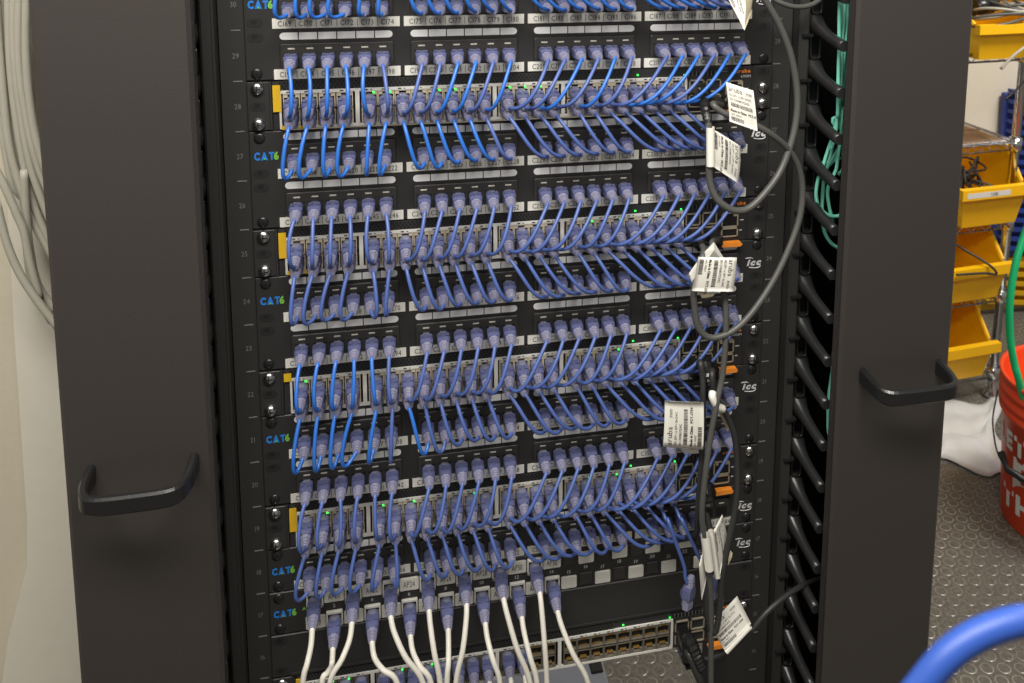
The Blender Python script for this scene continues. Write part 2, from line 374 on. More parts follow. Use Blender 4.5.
def patch_panel(top, units, first, lab):
    z0 = zu(top-units+1); h = U*units
    t = thing('patch_panel', lab, 'patch panel', (0, 1, z0))
    MB().box(-241.3, 241.3, 0, 2, z0+.4, z0+h-.4, .8).build('faceplate', 'panel_black', t)
    for sd in (-1, 1):
        hs = ['t', 'b'] if units == 1 else ['t', 'm1', 'm2', 'b']
        for k in hs:
            z = {'t': z0+h-6.35, 'b': z0+6.35, 'm1': z0+U+6.35, 'm2': z0+U-6.35}[k]
            place(ME_BSCREW if k in 'tb' and len(k) == 1 else ME_SLOT, 'screw' if len(k) == 1 else 'mounting_slot', t, (sd*232.55, 0, z))
    logo_cat(t, zu(top)+22); logo_tcc(t, zu(top)+20)
    num = first
    for rr in range(units):
        zb = zu(top-rr)
        for g in range(4):
            gc = -165.0+110.1*g
            MB().box(gc-48, gc+48, -1.6, 0, zb+10.8, zb+32.6, 1.2).build('port_module', 'module_black', t)
            mb = MB(); mb.box(gc-53.3, gc+53.3, -.7, 0, zb+1.0, zb+9.8); ls = mb.build('label_strip', 'label_white', t)
            mb = MB()
            for k in range(6):
                x = gc+(k-2.5)*17.2; mb.text('C%d' % (num+g*6+k), x, zb+2.9, 4.7, -.85, .78, mid=True)
                if k: mb.box(x-8.8, x-8.4, -.9, -.7, zb+1.9, zb+8.6)
            mb.build('lettering', 'ink', ls)
            mb = MB()
            for k in range(6):
                x0 = gc-47.8+k*15.95; mb.loft([stad(x0, x0+15.0, zb+35.6, zb+41.8, -.6, 5, k == 0, k == 5), stad(x0, x0+15.0, zb+35.6, zb+41.8, 0, 5, k == 0, k == 5)])
            mb.build('blank_label', 'blank_white', t)
            mb = MB()
            for k in range(6):
                x = px_(g*6+k); mb.box(x-2.9, x+2.9, -2.0, -1.5, zb+27.1, zb+28.5, .2)
            mb.build('port_mark', 'tick_white', t)
            for k in range(6): place(ME_JACK, 'jack', t, (px_(g*6+k), 0, zb+18.6))
        num += 24
    return t
patch_panel(30, 2, 169, 'black patch panel with ports C169 to C216, topmost in the rack')
patch_panel(27, 2, 217, 'black patch panel with ports C217 to C264, between rail numbers 27 and 26')
patch_panel(24, 2, 265, 'black patch panel with ports C265 to C312, between rail numbers 24 and 23')
patch_panel(21, 2, 313, 'black patch panel with ports C313 to C360, between rail numbers 21 and 20')
patch_panel(18, 1, 361, 'single-row black patch panel with ports C361 to C384, above the AP-labelled panel')

# CAT6A panel with staggered ports
def colx(k): return 29+(k-14)*17.43-2.6
z17 = zu(17)
t17 = thing('patch_panel', 'black staggered patch panel with white AP labels and white cable plugs', 'patch panel', (0, 1, z17))
MB().box(-241.3, 241.3, 0, 2, z17+.4, z17+U-.4, .8).build('faceplate', 'panel_black', t17)
for sd in (-1, 1):
    for z in (6.35, 38.1): place(ME_BSCREW, 'screw', t17, (sd*232.55, 0, z17+z))
logo_cat(t17, z17+22, True); logo_tcc(t17, z17+22)
def jack17(t, x, zc, used):
    if used:
        mb = MB(); mb.box(x-7.6, x+7.6, -3.2, 0, zc+5.0, zc+8.2, .6); mb.box(x-7.6, x-6.2, -3.2, 0, zc-8, zc+5); mb.box(x+6.2, x+7.6, -3.2, 0, zc-8, zc+5); mb.box(x-7.6, x+7.6, -3.2, 0, zc-8.4, zc-6.4)
        mb.k = 1; mb.box(x-6.2, x+6.2, -1.0, -.3, zc-6.4, zc+5.0); mb.build('jack', ['label_white', 'hole_black'], t)
    else:
        mb = MB(); mb.box(x-6.6, x+6.6, -1.2, 0, zc-6.5, zc+6.5, .8); mb.build('jack', 'module_black', t)
for k in range(1, 25):
    x = colx(k); odd = k % 2; used = k <= 14
    zl = z17+8.4 if odd else z17+33.6; zj = z17+33.0 if odd else z17+10.0
    w = 9.0 if used else 7.9
    mb = MB(); mb.box(x-w, x+w, -1.2, 0, zl-6.7, zl+6.7, 1.0); l = mb.build('port_label', 'label_white', t17)
    if used: MB().text('AP%d' % (k+18), x, zl-3.2, 6.2, -1.4, .52, mid=True).build('lettering', 'ink', l)
    jack17(t17, x, zj, used)
    MB().text(str(k), x, z17+(17.6 if odd else 20.6), 3.6, -.3, 1.0, mid=True).build('port_number', 'white_ink', t17)

# blanking panel
z16 = zu(16)
bp = thing('blank_panel', 'plain black blank panel between the AP patch panel and the lowest switch', 'panel', (0, 1, z16))
mb = MB(); mb.box(-241.3, 241.3, -.6, 2, z16+.4, z16+U-.4, .8); mb.box(-224, 224, -2.0, -.6, z16+1, z16+3.2); mb.build('faceplate', 'panel_black', bp)
for sd in (-1, 1):
    for z in (6.35, 38.1): place(ME_SLOT, 'mounting_slot', bp, (sd*232.55, -.6, z16+z))

# ------------------------------------------------------------------ switches
pm = MB()
pm.k = 0; pm.box(-6.9, -6.1, -1.2, 9, -6.6, 6.6).box(6.1, 6.9, -1.2, 9, -6.6, 6.6).box(-6.9, 6.9, -1.0, 9, 5.9, 6.6).box(-6.9, 6.9, -1.0, 9, -6.7, -6.1)
pm.box(-6.1, -3.2, -.6, 2, 3.2, 5.9).box(3.2, 6.1, -.6, 2, 3.2, 5.9)
pm.k = 1; pm.box(-6.1, 6.1, 3.5, 9, -6.1, 5.9)
pm.k = 2
for q in range(8): pm.box(-4.2+q*1.1, -3.7+q*1.1, 1, 3.6, -5.6, -5.0)
pm.box(-3.4, 3.4, 1.2, 3.6, 1.8, 3.6)
ME_PORT_T = pm.mesh('port', ['port_shell', 'hole_black', 'port_gold'])
pm2 = MB(); pm2.v = [V((p.x, p.y, -p.z)) for p in pm.v]; pm2.f = [f[::-1] for f in pm.f]; pm2.sm = pm.sm; pm2.mi = pm.mi
ME_PORT_B = pm2.mesh('port', ['port_shell', 'hole_black', 'port_gold'])
ME_PORT_TL = pm.mesh('port', ['bezel_tan', 'hole_black', 'port_gold']); ME_PORT_BL = pm2.mesh('port', ['bezel_tan', 'hole_black', 'port_gold'])
ME_LED = MB().box(-.95, .95, -1.6, -.8, -.8, .8, .25).mesh('indicator_light', 'led_green')
def switch(n, lab, leds=()):
    z0 = zu(n)
    t = thing('network_switch', lab, 'network switch', (0, 120, z0))
    MB().box(-219, 219, 10, 330, z0+.8, z0+43.6).build('chassis', 'switch_black', t)
    mb = MB(); mb.box(-220, -214, 0, 10, z0+.8, z0+43.6); mb.box(153, 222, 0, 10, z0+.8, z0+43.6); mb.box(-214, 153, 0, 10, z0+35.2, z0+43.6); mb.box(-214, 153, 0, 10, z0+.8, z0+1.4); mb.build('front_fascia', 'switch_black', t)
    for sd in (-1, 1):
        mb = MB(); mb.box(sd*241, sd*222.6, -1, 1.5, z0+.8, z0+43.6, .5); mb.box(sd*222.6, sd*221, -1, 60, z0+.8, z0+43.6); mb.build('mounting_ear', 'panel_black', t)
        zs = (38.1, 6.35) if not (n == 28 and sd > 0) else (22.2, 6.35)
        for z in zs: place(ME_SCREW, 'screw', t, (sd*232.55, -1, z0+z))
        place(ME_SLOT, 'mounting_slot', t, (sd*232.55, -1, z0+(22.2 if len(zs) and zs[0] > 30 else 38.1)))
    # perforated strip
    mb = MB(); mb.box(-218, 92, -.7, 0, z0+36.0, z0+43.4); mb.k = 1
    for r_ in range(3):
        for c_ in range(0, 86):
            x = -214+c_*3.55+(1.78 if r_ % 2 else 0); z = z0+37.4+r_*2.35
            mb.add([(x+1.35*cos(a), -.78, z+1.35*sin(a)) for a in [pi/6+pi/3*i for i in range(6)]], [(0, 1, 2, 3, 4, 5)])
    mb.build('vent_grille', ['module_black', 'hole_black'], t)
    # bezel around the ports
    mb = MB(); y0, y1 = -1.4, 1.5
    mb.box(-215, 154.5, y0, y1, z0+32.8, z0+35.4).box(-215, 154.5, y0, y1, z0+1.4, z0+3.6)
    xs = [-215]+[(SW[i][1]+SW[i+1][0])/2 for i in range(3)]+[154.3]
    for i, x in enumerate(xs): mb.box(x-(.0 if i == 0 else 1.8), x+(1.8 if i < 4 else .6), y0, y1, z0+3.6, z0+32.8)
    mb.k = 1
    for i in range(24):
        x = sx_(i); mb.box(x-4, x-1, y0-.1, y0, z0+33.4, z0+34.5); mb.box(x+1, x+2.5, y0-.1, y0, z0+33.6, z0+34.4)
    mb.build('port_bezel', ['bezel_grey', 'ink'], t)
    for i in range(24):
        place(ME_PORT_TL if n != 15 else ME_PORT_T, 'port', t, (sx_(i), 0, z0+25.9)); place(ME_PORT_BL if n != 15 else ME_PORT_B, 'port', t, (sx_(i), 0, z0+10.7))
    mb = MB(); mb.box(-220, -213.6, -1.9, -1.2, z0+(33 if n == 22 else 17), z0+40.5)
    if n != 22: mb.box(-213.6, -203, -1.9, -1.5, z0+1.0, z0+4.4); mb.box(-199, -189, -1.9, -1.5, z0+1.0, z0+4.0)
    y = mb.build('warning_label', 'warn_yellow', t)
    # sfp cages
    for a in range(2):
        for b in range(2):
            x0 = 157+a*17; zb = z0+5+b*14.5; mb = MB()
            mb.box(x0, x0+1, -2, 8, zb, zb+12.4).box(x0+14, x0+15, -2, 8, zb, zb+12.4).box(x0, x0+15, -2, 8, zb+11.4, zb+12.4).box(x0, x0+15, -2, 8, zb, zb+.9)
            mb.k = 1; mb.box(x0+1, x0+14, 5, 8, zb+.9, zb+11.4); mb.build('sfp_cage', ['port_metal', 'hole_black'], t)
    mb = MB()
    for k in range(4): mb.lathe([(1.6, -.3), (1.2, -.8)], (191.5, 0, z0+8+k*6), 'y', 10, True)
    for k in range(9): mb.box(157+k*3.8, 159.3+k*3.8, -.4, 0, z0+36.5, z0+39.5)
    mb.build('button_row', 'hole_black', t)
    mb = MB()
    for k in range(9): mb.box(156.4+k*3.8, 156.9+k*3.8, -.5, 0, z0+35.8, z0+40)
    mb.box(186, 196, -.5, 0, z0+38.8, z0+39.4); mb.box(186, 196, -.5, 0, z0+41.6, z0+42.2)
    mb.build('printed_marks', 'rack_ink', t)
    # console + usb frame
    mb = MB(); mb.box(194, 211.5, -1.6, 0, z0+29, z0+30).box(194, 211.5, -1.6, 0, z0+5, z0+6).box(194, 195.2, -1.6, 0, z0+5, z0+30).box(210.3, 211.5, -1.6, 0, z0+5, z0+30).box(194, 211.5, -1.6, 0, z0+13, z0+16.2)
    mb.box(196.5, 199, -1.4, 0, z0+26, z0+29).box(206.5, 210.3, -1.4, 0, z0+26, z0+29)
    mb.k = 1; mb.box(195.2, 210.3, -.5, 0, z0+6, z0+13).box(195.2, 210.3, -.5, 0, z0+16.2, z0+29)
    mb.build('console_port', ['port_metal', 'hole_black'], t)
    mb = MB(); mb.loft([rrect(192.5, 214, z0-3.0, z0+1.2, 1.6, -8), rrect(192.5, 214, z0-3.0, z0+1.2, 1.6, -1.5)]); mb.build('release_tab', 'orange', t)
    MB().text('aruba', 203.5, z0+37.2, 3.4, -.4, 1.1, bold=True).build('brand_lettering', 'aruba_orange', t)
    mb = MB().text('6300M', 209.5, z0+32.4, 2.5, -.4, 1); mb.box(213.5, 217.5, -.4, 0, z0+21, z0+21.8).box(213.5, 216, -.4, 0, z0+10.5, z0+11.3)
    mb.build('model_lettering', 'white_ink', t)
    for (x, z) in leds: place(ME_LED, 'indicator_light', t, (x, 0, z0+z))
    return t
def led_on(*idx): return [(sx_(i)+3.5, 31.2) for i in idx]
switch(31, 'network switch above the topmost patch panel, beyond the top edge')
switch(28, 'network switch directly beneath the C193 to C216 ports, highest of those in view', led_on(4, 5, 8, 9, 12, 13, 14)+[(106, 38.5), (152, 37)])
switch(25, 'network switch level with the pair of crossed white cable tags', led_on(17, 19)+[(106, 38.5), (152, 37)])
switch(22, 'network switch just above the largest upright printed tag', led_on(0, 14, 17, 19)+[(106, 38.5), (152, 37)])
switch(19, 'network switch just above the two hanging unplugged blue cables', led_on(1, 4, 6, 8, 9, 10, 17, 19)+[(106, 38.5), (152, 37)])
switch(15, 'lowest network switch with a row of empty ports and two green lights', led_on(1, 2, 4, 5, 6, 7)+[(101, 38.5), (151, 38)])

# ------------------------------------------------------------------ blue patch cables
def cable(p0, p1, c0, c1, material, label, name='patch_cable', group=None, r=1.75, big=False, n=22, t0=0, t1=0):
    t = thing(name, label, 'cable', p0, group)
    ex = EXIT
    e0 = mathutils.Matrix.Rotation(t0, 3, 'X') @ EXIT; e1 = mathutils.Matrix.Rotation(t1, 3, 'X') @ EXIT; a = V(p0)+e0; b = V(p1)+e1
    pts = [a-e0*.15]+bez(a, a+c0, b+c1, b, n)+[b-e1*.15]
    MB().tube(pts, r, 8).build('cord', material, t)
    add_plug(t, p0, rot=(t0, 0, 0)); add_plug(t, p1, rot=(t1, 0, 0)); return t
ORD = {28: 'first', 25: 'second', 22: 'third', 19: 'fourth', 31: 'overhead'}
BR = {29: {1, 2, 3, 4, 5, 9, 10, 12, 15, 17, 20, 21, 23, 24}, 27: set(range(1, 12)), 23: {1, 2, 3, 4, 5}, 21: {1, 2, 3, 4, 5, 7}, 30: set(range(1, 23)), 18: set(), 26: set(), 24: set(), 20: set()}
rnd = random.Random(11)
def upper(u, s, first):                         # panel row u above switch s
    for i in range(24):
        p0 = V((px_(i), 0, zu(u)+18.6)); p1 = V((sx_(i), 0, zu(s)+24.6))
        dx = p1.x-p0.x; j = rnd.uniform(-1, 1)
        side = rnd.uniform(-9, 5) if i < 6 else dx*.1+rnd.uniform(-3, 3)
        c0 = V((side, -15-rnd.uniform(0, 5), -16-rnd.uniform(0, 5)))
        if dx < -9: c0 = V((dx*.30+j*2, -12-rnd.uniform(0, 4), -15-rnd.uniform(0, 3)))
        c1 = V((-dx*(.36 if dx < -9 else .5)+side*.4+j*3, -20-rnd.uniform(0, 9)+dx*.08, 1.5-abs(dx)*.05+j*2))
        cable(p0, p1, c0, c1, 'cord_bright' if i+1 in BR[u] else 'cord_blue',
              'blue patch cable from port C%d down to the switch at rail number %d' % (first+i, s), group='blue patch cables dropping to switches', t1=R(10+rnd.uniform(-1, 1.5)))
def lower(s, u, first, last=24):
    for i in range(last):
        p0 = V((sx_(i), 0, zu(s)+11.2)); p1 = V((px_(i), 0, zu(u)+18.6)); dx = p1.x-p0.x
        side = rnd.uniform(-11, -3) if i < 4 else (rnd.uniform(-7, 6) if i < 6 else 0)
        c0 = V((side+dx*.12, -14-rnd.uniform(0, 5), -17-rnd.uniform(0, 6)))
        dip = ({30: -6, 27: -17, 24: -9, 21: -24, 18: -8} if i < 8 else {30: 0, 27: -2, 24: -3, 21: -8, 18: -7})[u]-rnd.uniform(0, 5)
        if i == 8: dip -= 4
        if dx > 9: c0 = V((dx*.30+rnd.uniform(-2, 2), -13-rnd.uniform(0, 4), -12-rnd.uniform(0, 4))); dip += 4
        c1 = V((side*1.6-dx*(.40 if dx > 9 else .62), -12-rnd.uniform(0, 6), dip))
        cable(p0, p1, c0, c1, 'cord_bright' if i+1 in BR[u] else 'cord_blue',
              'blue patch cable looping from the switch at rail number %d into port C%d' % (s, first+i), group='blue patch cables looping below switches', t0=R(-1.5))
lower(31, 30, 169); upper(29, 28, 193); lower(28, 27, 217); upper(26, 25, 241); lower(25, 24, 265)
upper(23, 22, 289); lower(22, 21, 313); upper(20, 19, 337); lower(19, 18, 361, 22)

# two unplugged blue cables hanging from the fourth switch
def hanging(i, pts, plugc, lab):
    p0 = V((sx_(i), 0, zu(19)+10.7)); t = thing('patch_cable', lab, 'cable', p0)
    a = p0+EXIT; end = plugc
    ps = spline([a+V((0, 4, .3)), a, a+V((4, -12, -10))]+pts+[end+V((-3, 0, 28)), end+V((0, 0, 20))], 6)
    MB().tube(ps, 1.75, 8).build('cord', 'cord_blue', t); add_plug(t, p0)
    add_plug(t, end, rot=(R(-92), R(8), R(35)))
hanging(22, [at(668, 520, -60), at(677, 546, -62), at(684, 566, -62)], at(687.5, 603, -62), 'blue patch cable hanging unplugged, its plug bare in front of the blank panel')
hanging(23, [at(682, 520, -50), at(692, 542, -50), at(702, 562, -48)], at(714, 592, -46), 'blue patch cable hanging unplugged, its plug half hidden behind the rolled cable tags')

# ------------------------------------------------------------------ white cables of the AP panel
WX = [303, 322, 330, 397, 423, 431, 440, 447, 456, 500, 530, 537, 547, 588]
MIDP = {14: [(575, 630)]}
for k in range(1, 15):
    odd = k % 2; p0 = V((colx(k), -1.5, z17+(33.0 if odd else 10.0)-1)); p1 = V((sx_(k-1), 0, zu(15)+25.9))
    t = thing('patch_cable', 'white patch cable with purple boot plugged in at port %d labelled AP%d' % (k, k+18), 'cable', p0, 'white patch cables of the AP panel')
    a = p0+EXIT2; b = p1+EXIT
    q = at(WX[k-1], 683, -62); lowz = q.z-95-6*(k % 3)
    dirx = (q.x-a.x)
    pts = [a+V((0, 5, .4)), a, a+V((dirx*.10, -9, -9)), a+V((dirx*.45, -22, -(a.z-q.z)*.5)), q, V((q.x+dirx*.12, -66, q.z-50)), V(((q.x+b.x)/2, -66, lowz)), V((b.x*.85+q.x*.15, -60, q.z-45)), V((b.x, -52, b.z-22)), b+V((0, -8, -4)), b, b+V((0, 4, .3))]
    MB().tube(spline(pts, 5), 2.55, 8).build('cord', 'cord_white', t)
    add_plug(t, p0, True); add_plug(t, p1)

# ------------------------------------------------------------------ printed tags on the black cables
def quad_tag(parent, name, P00, P10, P01, P11, layout=True, thick=.35, bend=2.0, m='tag_white'):
    P00, P10, P01, P11 = map(V, (P00, P10, P01, P11))
    nrm = (P10-P00).cross(P01-P00).normalized()
    if nrm.y > 0: nrm = -nrm
    def f(s, t, o=0): return P00*(1-s)*(1-t)+P10*s*(1-t)+P01*(1-s)*t+P11*s*t+nrm*(bend*4*(s-.5)**2*-1+bend*sin(t*3)*.5+o)
    n = 8; vs = []; fs = []
    for o in (0, -thick):
        for i in range(n+1):
            for j in range(n+1): vs.append(f(i/n, j/n, o))
    K = (n+1)**2
    for i in range(n):
        for j in range(n):
            a = i*(n+1)+j; fs.append((a, a+n+1, a+n+2, a+1)); fs.append((K+a, K+a+1, K+a+n+2, K+a+n+1))
    for i in range(n):
        for a, b in (((i)*(n+1), (i+1)*(n+1)), (i*(n+1)+n, (i+1)*(n+1)+n), (i, i+1), (n*(n+1)+i, n*(n+1)+i+1)): fs.append((a, b, K+b, K+a))
    tg = MB().add(vs, fs, True).build(name, m, parent)
    if layout:
        w = (P10-P00).length; h = (P01-P00).length
        mb = MB(); mb.pre = lambda p: f(p.x/w, p.z/h, .18)
        # layout in (x,z) millimetres of the tag
        hh = h*.13
        mb.text('aruba', w*.05, h*.80, hh, 0, 1.1*min(1, w*.5/max(1, text_width('aruba', hh, 1.1))))
        mb.text('J9283D', w*.66, h*.81, h*.06, 0, .8*min(1, w*.26/max(1, text_width('J9283D', h*.06, .8))))
        tx = ['10G SFP+ to SFP+ 3m DAC', 'SN CN08KM21HG']; z = h*.68
        for s_ in tx:
            ww = text_width(s_, h*.062, .8); k = min(.8, .8*w*.8/ww); mb.text(s_, w*.06, z, h*.062, 0, k); z -= h*.11
        rr = random.Random(5)
        def bars(x0, x1, z0, z1):
            x = x0
            while x < x1:
                b_ = w*rr.choice((.006, .011, .018)); mb.add([(x, 0, z0), (x+b_, 0, z0), (x+b_, 0, z1), (x, 0, z1)], [(0, 1, 2, 3)]); x += b_+w*rr.choice((.008, .013))
        bars(w*.08, w*.86, h*.42, h*.52)
        s_ = 'Made in China   PCY-1704'; ww = text_width(s_, h*.062, .8); mb.text(s_, w*.06, h*.29, h*.062, 0, min(.8, .8*w*.86/ww), bold=True)
        mb.text('UPC 190017', w*.06, h*.19, h*.05, 0, .8*min(1, w*.55/text_width('UPC 190017', h*.05, .8)))
        bars(w*.06, w*.50, h*.05, h*.155)
        mb.build('printing', 'ink', tg)
    return tg
def sleeve(parent, a, b, r=4.2, m='tag_white'):
    return MB().tube([V(a), (V(a)+V(b))/2, V(b)], r, 12, cap=False).build('tag_sleeve', m, parent)
def connector(parent, x, z, big=True):
    mb = MB(); mb.box(x-6.2, x+6.2, -26, 4, z-5, z+5, 1.2); mb.box(x-4, x+4, -30, -20, z-6.6, z-4.5); mb.build('connector', 'gloss_black', parent)
def boot_ribs(parent, path, r0, r1, m='gloss_black'):
    ps = spline(path, 8); n = len(ps); rs = [(r0+(r1-r0)*i/(n-1))*(1.0 if i % 2 else .86) for i in range(n)]
    return MB().tube(ps, rs, 10, smooth=False).build('strain_relief', m, parent)
def dac(label, pts, m, r, start):
    t = thing('twinax_cable', label, 'cable', start); MB().tube(spline(pts, 8), r, 10).build('cord', m, t); return t
# A: first switch, loops under its tag and leaves over the top right
zc = zu(28)
t = dac('thick grey cable with upright tag, rising in a big arc past the top edge',
        [(164.5, -26, zc+26), at(706, 112, -52), at(708.5, 126, -60), at(709, 150, -62), at(709.5, 178, -62), at(714, 194, -64), at(722, 204, -66), at(735, 210.5, -66), at(749, 208, -64), at(765, 193, -60), at(781, 170, -52), at(792, 140, -46), at(797, 112, -42), at(796.5, 85, -40), at(790, 52, -40), at(778, 22, -40), at(762, -4, -40), at(745, -28, -40)], 'cord_grey', 3.3, (164.5, 0, zc+26))
connector(t, 164.5, zc+25); boot_ribs(t, [(164.5, -24, zc+25), at(705, 108, -48), at(708, 124, -60)], 5.2, 4)
sleeve(t, at(710.5, 127, -63), at(710.5, 166, -64), 3.9)
quad_tag(t, 'tag', at(713.4, 128.8, -66), at(712.8, 166.3, -66), at(741.3, 146.3, -58), at(739, 183.8, -58))
# small printed lettering running along this cord is left to the cord material; the tag high up
t = dac('thin black cable whose printed tag hangs over the top edge near port C191', [at(752, -60, -52), at(750, -35, -56), at(746, -16, -58)], 'cord_black', 2.6, at(752, -60, -52))
quad_tag(t, 'tag', at(722.5, -12, -58), at(744.7, 30.5, -64), at(744.5, -38, -58), at(746.0, 8, -64), bend=0.6)
quad_tag(t, 'tag_flap', at(743.5, -25, -58), at(745.2, 30, -64), at(756, -25, -50), at(751.5, 12, -52), False, m='tag_cream', bend=.4)
# B: first switch to second switch, big loop right
t = dac('long dark grey cable swinging right between the slanted upper tag and the crossed tags',
        [(181.5, -26, zc+12), at(713, 104, -48), at(722, 112, -54), at(740, 119, -56), at(757, 126, -56), at(772, 135, -54), at(788, 149, -48), at(799, 168, -44), at(802.5, 192, -42), at(799, 220, -44), at(787, 253, -50), at(772, 283, -56), at(754, 310, -62), at(738, 327, -66), at(722, 336, -68), at(708, 337, -68), at(698, 327, -68), at(694.5, 308, -68), at(694, 290, -68), at(699, 266, -64), at(704, 252, -56), (164.5, -26, zu(25)+12)], 'cord_grey', 3.1, (181.5, 0, zc+12))
connector(t, 181.5, zc+11); connector(t, 164.5, zu(25)+11)
quad_tag(t, 'tag', at(730.5, 121.5, -62), at(758.4, 131.5, -62), at(726.9, 82.3, -58), at(754, 90.7, -56))
quad_tag(t, 'tag', at(698.7, 257.5, -78), at(692.3, 291.5, -78), at(737.4, 258.1, -76), at(733.3, 292, -76), bend=1.2)
quad_tag(t, 'tag_flap', at(697, 262, -70), at(705.5, 290, -72), at(688.6, 274, -66), at(695, 291, -68), False, bend=.5)
quad_tag(t, 'tag_flap', at(698, 292, -74), at(715, 294, -74), at(702, 298.5, -72), at(712, 297, -72), False, m='tag_cream', bend=.3)
# C: second switch straight down the front
t = dac('grey cable running from the crossed tags straight down past the big upright tag',
        [(181.5, -26, zu(25)+12), at(712, 243, -52), at(717, 258, -58), at(721, 280, -62), at(725, 300, -64), at(726, 322, -66), at(725, 350, -68), at(722, 378, -70), at(717, 402, -74), at(710, 440, -76), at(705, 478, -78), at(702, 512, -78), at(704, 538, -76), at(709, 572, -74), at(711, 606, -72), at(711, 645, -70), at(711, 690, -68), at(712, 740, -60)], 'cord_grey', 2.9, (181.5, 0, zu(25)+12))
connector(t, 181.5, zu(25)+11)
MB().loft([[at(704.5, 252, -60), at(714, 242, -60), at(724.5, 259, -60)], [at(706, 262, -66), at(714, 250, -72), at(724, 262, -66)]]).build('tag_sleeve', 'tag_white', t)
sleeve(t, at(705, 535, -82), at(709.5, 569, -80), 4.4)
quad_tag(t, 'tag', at(699.5, 566, -84), at(702, 600, -84), at(704, 548, -72), at(707.5, 575, -70), False, bend=.3)
# D: third switch down to bottom, printed tag big upright
t = dac('black cable from the third switch with the large upright printed tag', [(164.5, -26, zu(22)+12), at(700, 362, -54), at(702.5, 378, -60), at(703, 400, -64), at(702.5, 430, -66), at(701.5, 458, -66), at(699.5, 490, -66), at(697, 520, -62), at(695, 535, -50), (150, -18, zu(18)+6)], 'cord_black', 2.9, (164.5, 0, zu(22)+12))
connector(t, 164.5, zu(22)+11)
quad_tag(t, 'tag', at(703.6, 450.3, -78), at(704.1, 403.1, -78), at(663.5, 447.4, -80), at(665.2, 401.5, -80), bend=1.4)
quad_tag(t, 'tag_flap', at(678, 449, -72), at(698.5, 450, -72), at(690, 453.8, -70), at(699, 453.5, -70), False, bend=.2)
# E: third switch right side
t = dac('dark cable with curled white tag, bowing right below the big upright tag',
        [(181.5, -26, zu(22)+10), at(712, 372, -58), at(714, 392, -62), at(721, 406, -64), at(729, 420, -64), at(735, 438, -64), at(737, 462, -64), at(737, 490, -66), at(734, 516, -68), at(728, 545, -70), at(722, 575, -72), at(720, 605, -72), at(716, 630, -72), at(710, 628, -70), at(707, 606, -70), at(708, 580, -70), at(714, 560, -68), at(711, 535, -62), at(706, 512, -54), at(702, 495, -46), (181.5, -26, zu(19)+12)], 'cord_black', 3.1, (181.5, 0, zu(22)+10))
connector(t, 181.5, zu(22)+10); connector(t, 181.5, zu(19)+12)
boot_ribs(t, [(181.5, -24, zu(22)+10), at(706, 366, -46), at(711, 384, -58)], 8, 6.5)
boot_ribs(t, [(181.5, -24, zu(19)+12), at(706, 488, -46), at(709, 508, -56)], 8, 6.5)
MB().tube(spline([at(713, 391, -70), at(712.5, 397, -73), at(717, 406, -72), at(723, 409, -68)], 5), [2.2]+[3.6]*8+[3.8]*7, 12, cap=True).build('tag_sleeve', 'tag_white', t)
quad_tag(t, 'tag_flap', at(718.5, 412, -62), at(728, 432, -58), at(722, 405, -60), at(731.5, 424, -56), False, m='tag_cream', bend=.4)
sleeve(t, at(710.7, 531, -74), at(717.5, 577, -74), 3.0)
quad_tag(t, 'tag', at(714, 531, -78), at(720, 576.5, -78), at(722.7, 514.6, -64), at(727.8, 537, -60), True, bend=.4)
quad_tag(t, 'tag_flap', at(728, 566, -52), at(732, 557, -52), at(729, 549, -50), at(732.5, 553, -50), False, m='tag_cream', bend=.2)
# F: lowest switch
zl = zu(15)
t = dac('black cable from the right cable manager into the lowest switch, slanted tag on it', [at(826, 577, 10), at(814, 581, -20), at(800, 587, -40), at(782, 599, -52), at(766, 613, -58), at(750, 632, -60), at(736, 645, -60), at(720, 655, -58), at(704, 659, -52), at(694, 652, -44), (164.5, -26, zl+20)], 'cord_black', 2.8, (164.5, 0, zl+20))
connector(t, 164.5, zl+20)
sleeve(t, at(726, 651.5, -66), at(750, 626, -66), 3.0)
quad_tag(t, 'tag', at(724.5, 650.5, -68), at(751.2, 623.8, -68), at(709.5, 625, -62), at(737.2, 596.3, -62), bend=.5)
t = dac('thick black cable with a ribbed grip dropping from the lowest switch out of the bottom', [(164.5, -26, zl+10), at(688, 652, -50), at(695, 668, -58), at(703, 690, -60), at(706, 730, -60)], 'cord_black', 4.2, (164.5, 0, zl+8))
connector(t, 164.5, zl+7); boot_ribs(t, [(164.5, -24, zl+9), at(689, 640, -46), at(696, 655, -56), at(702, 668, -60)], 7.5, 6)
# short piece crossing over the manager at the very top
t = dac('grey cable sagging across the right cable manager at the top edge', [at(755, -40, -30), at(770, -6, -34), at(784, 4, -36), at(800, 7, -34), at(815, 3, -28), at(828, -10, -16), at(838, -30, 0)], 'cord_grey', 2.5, at(755, -40, -30))

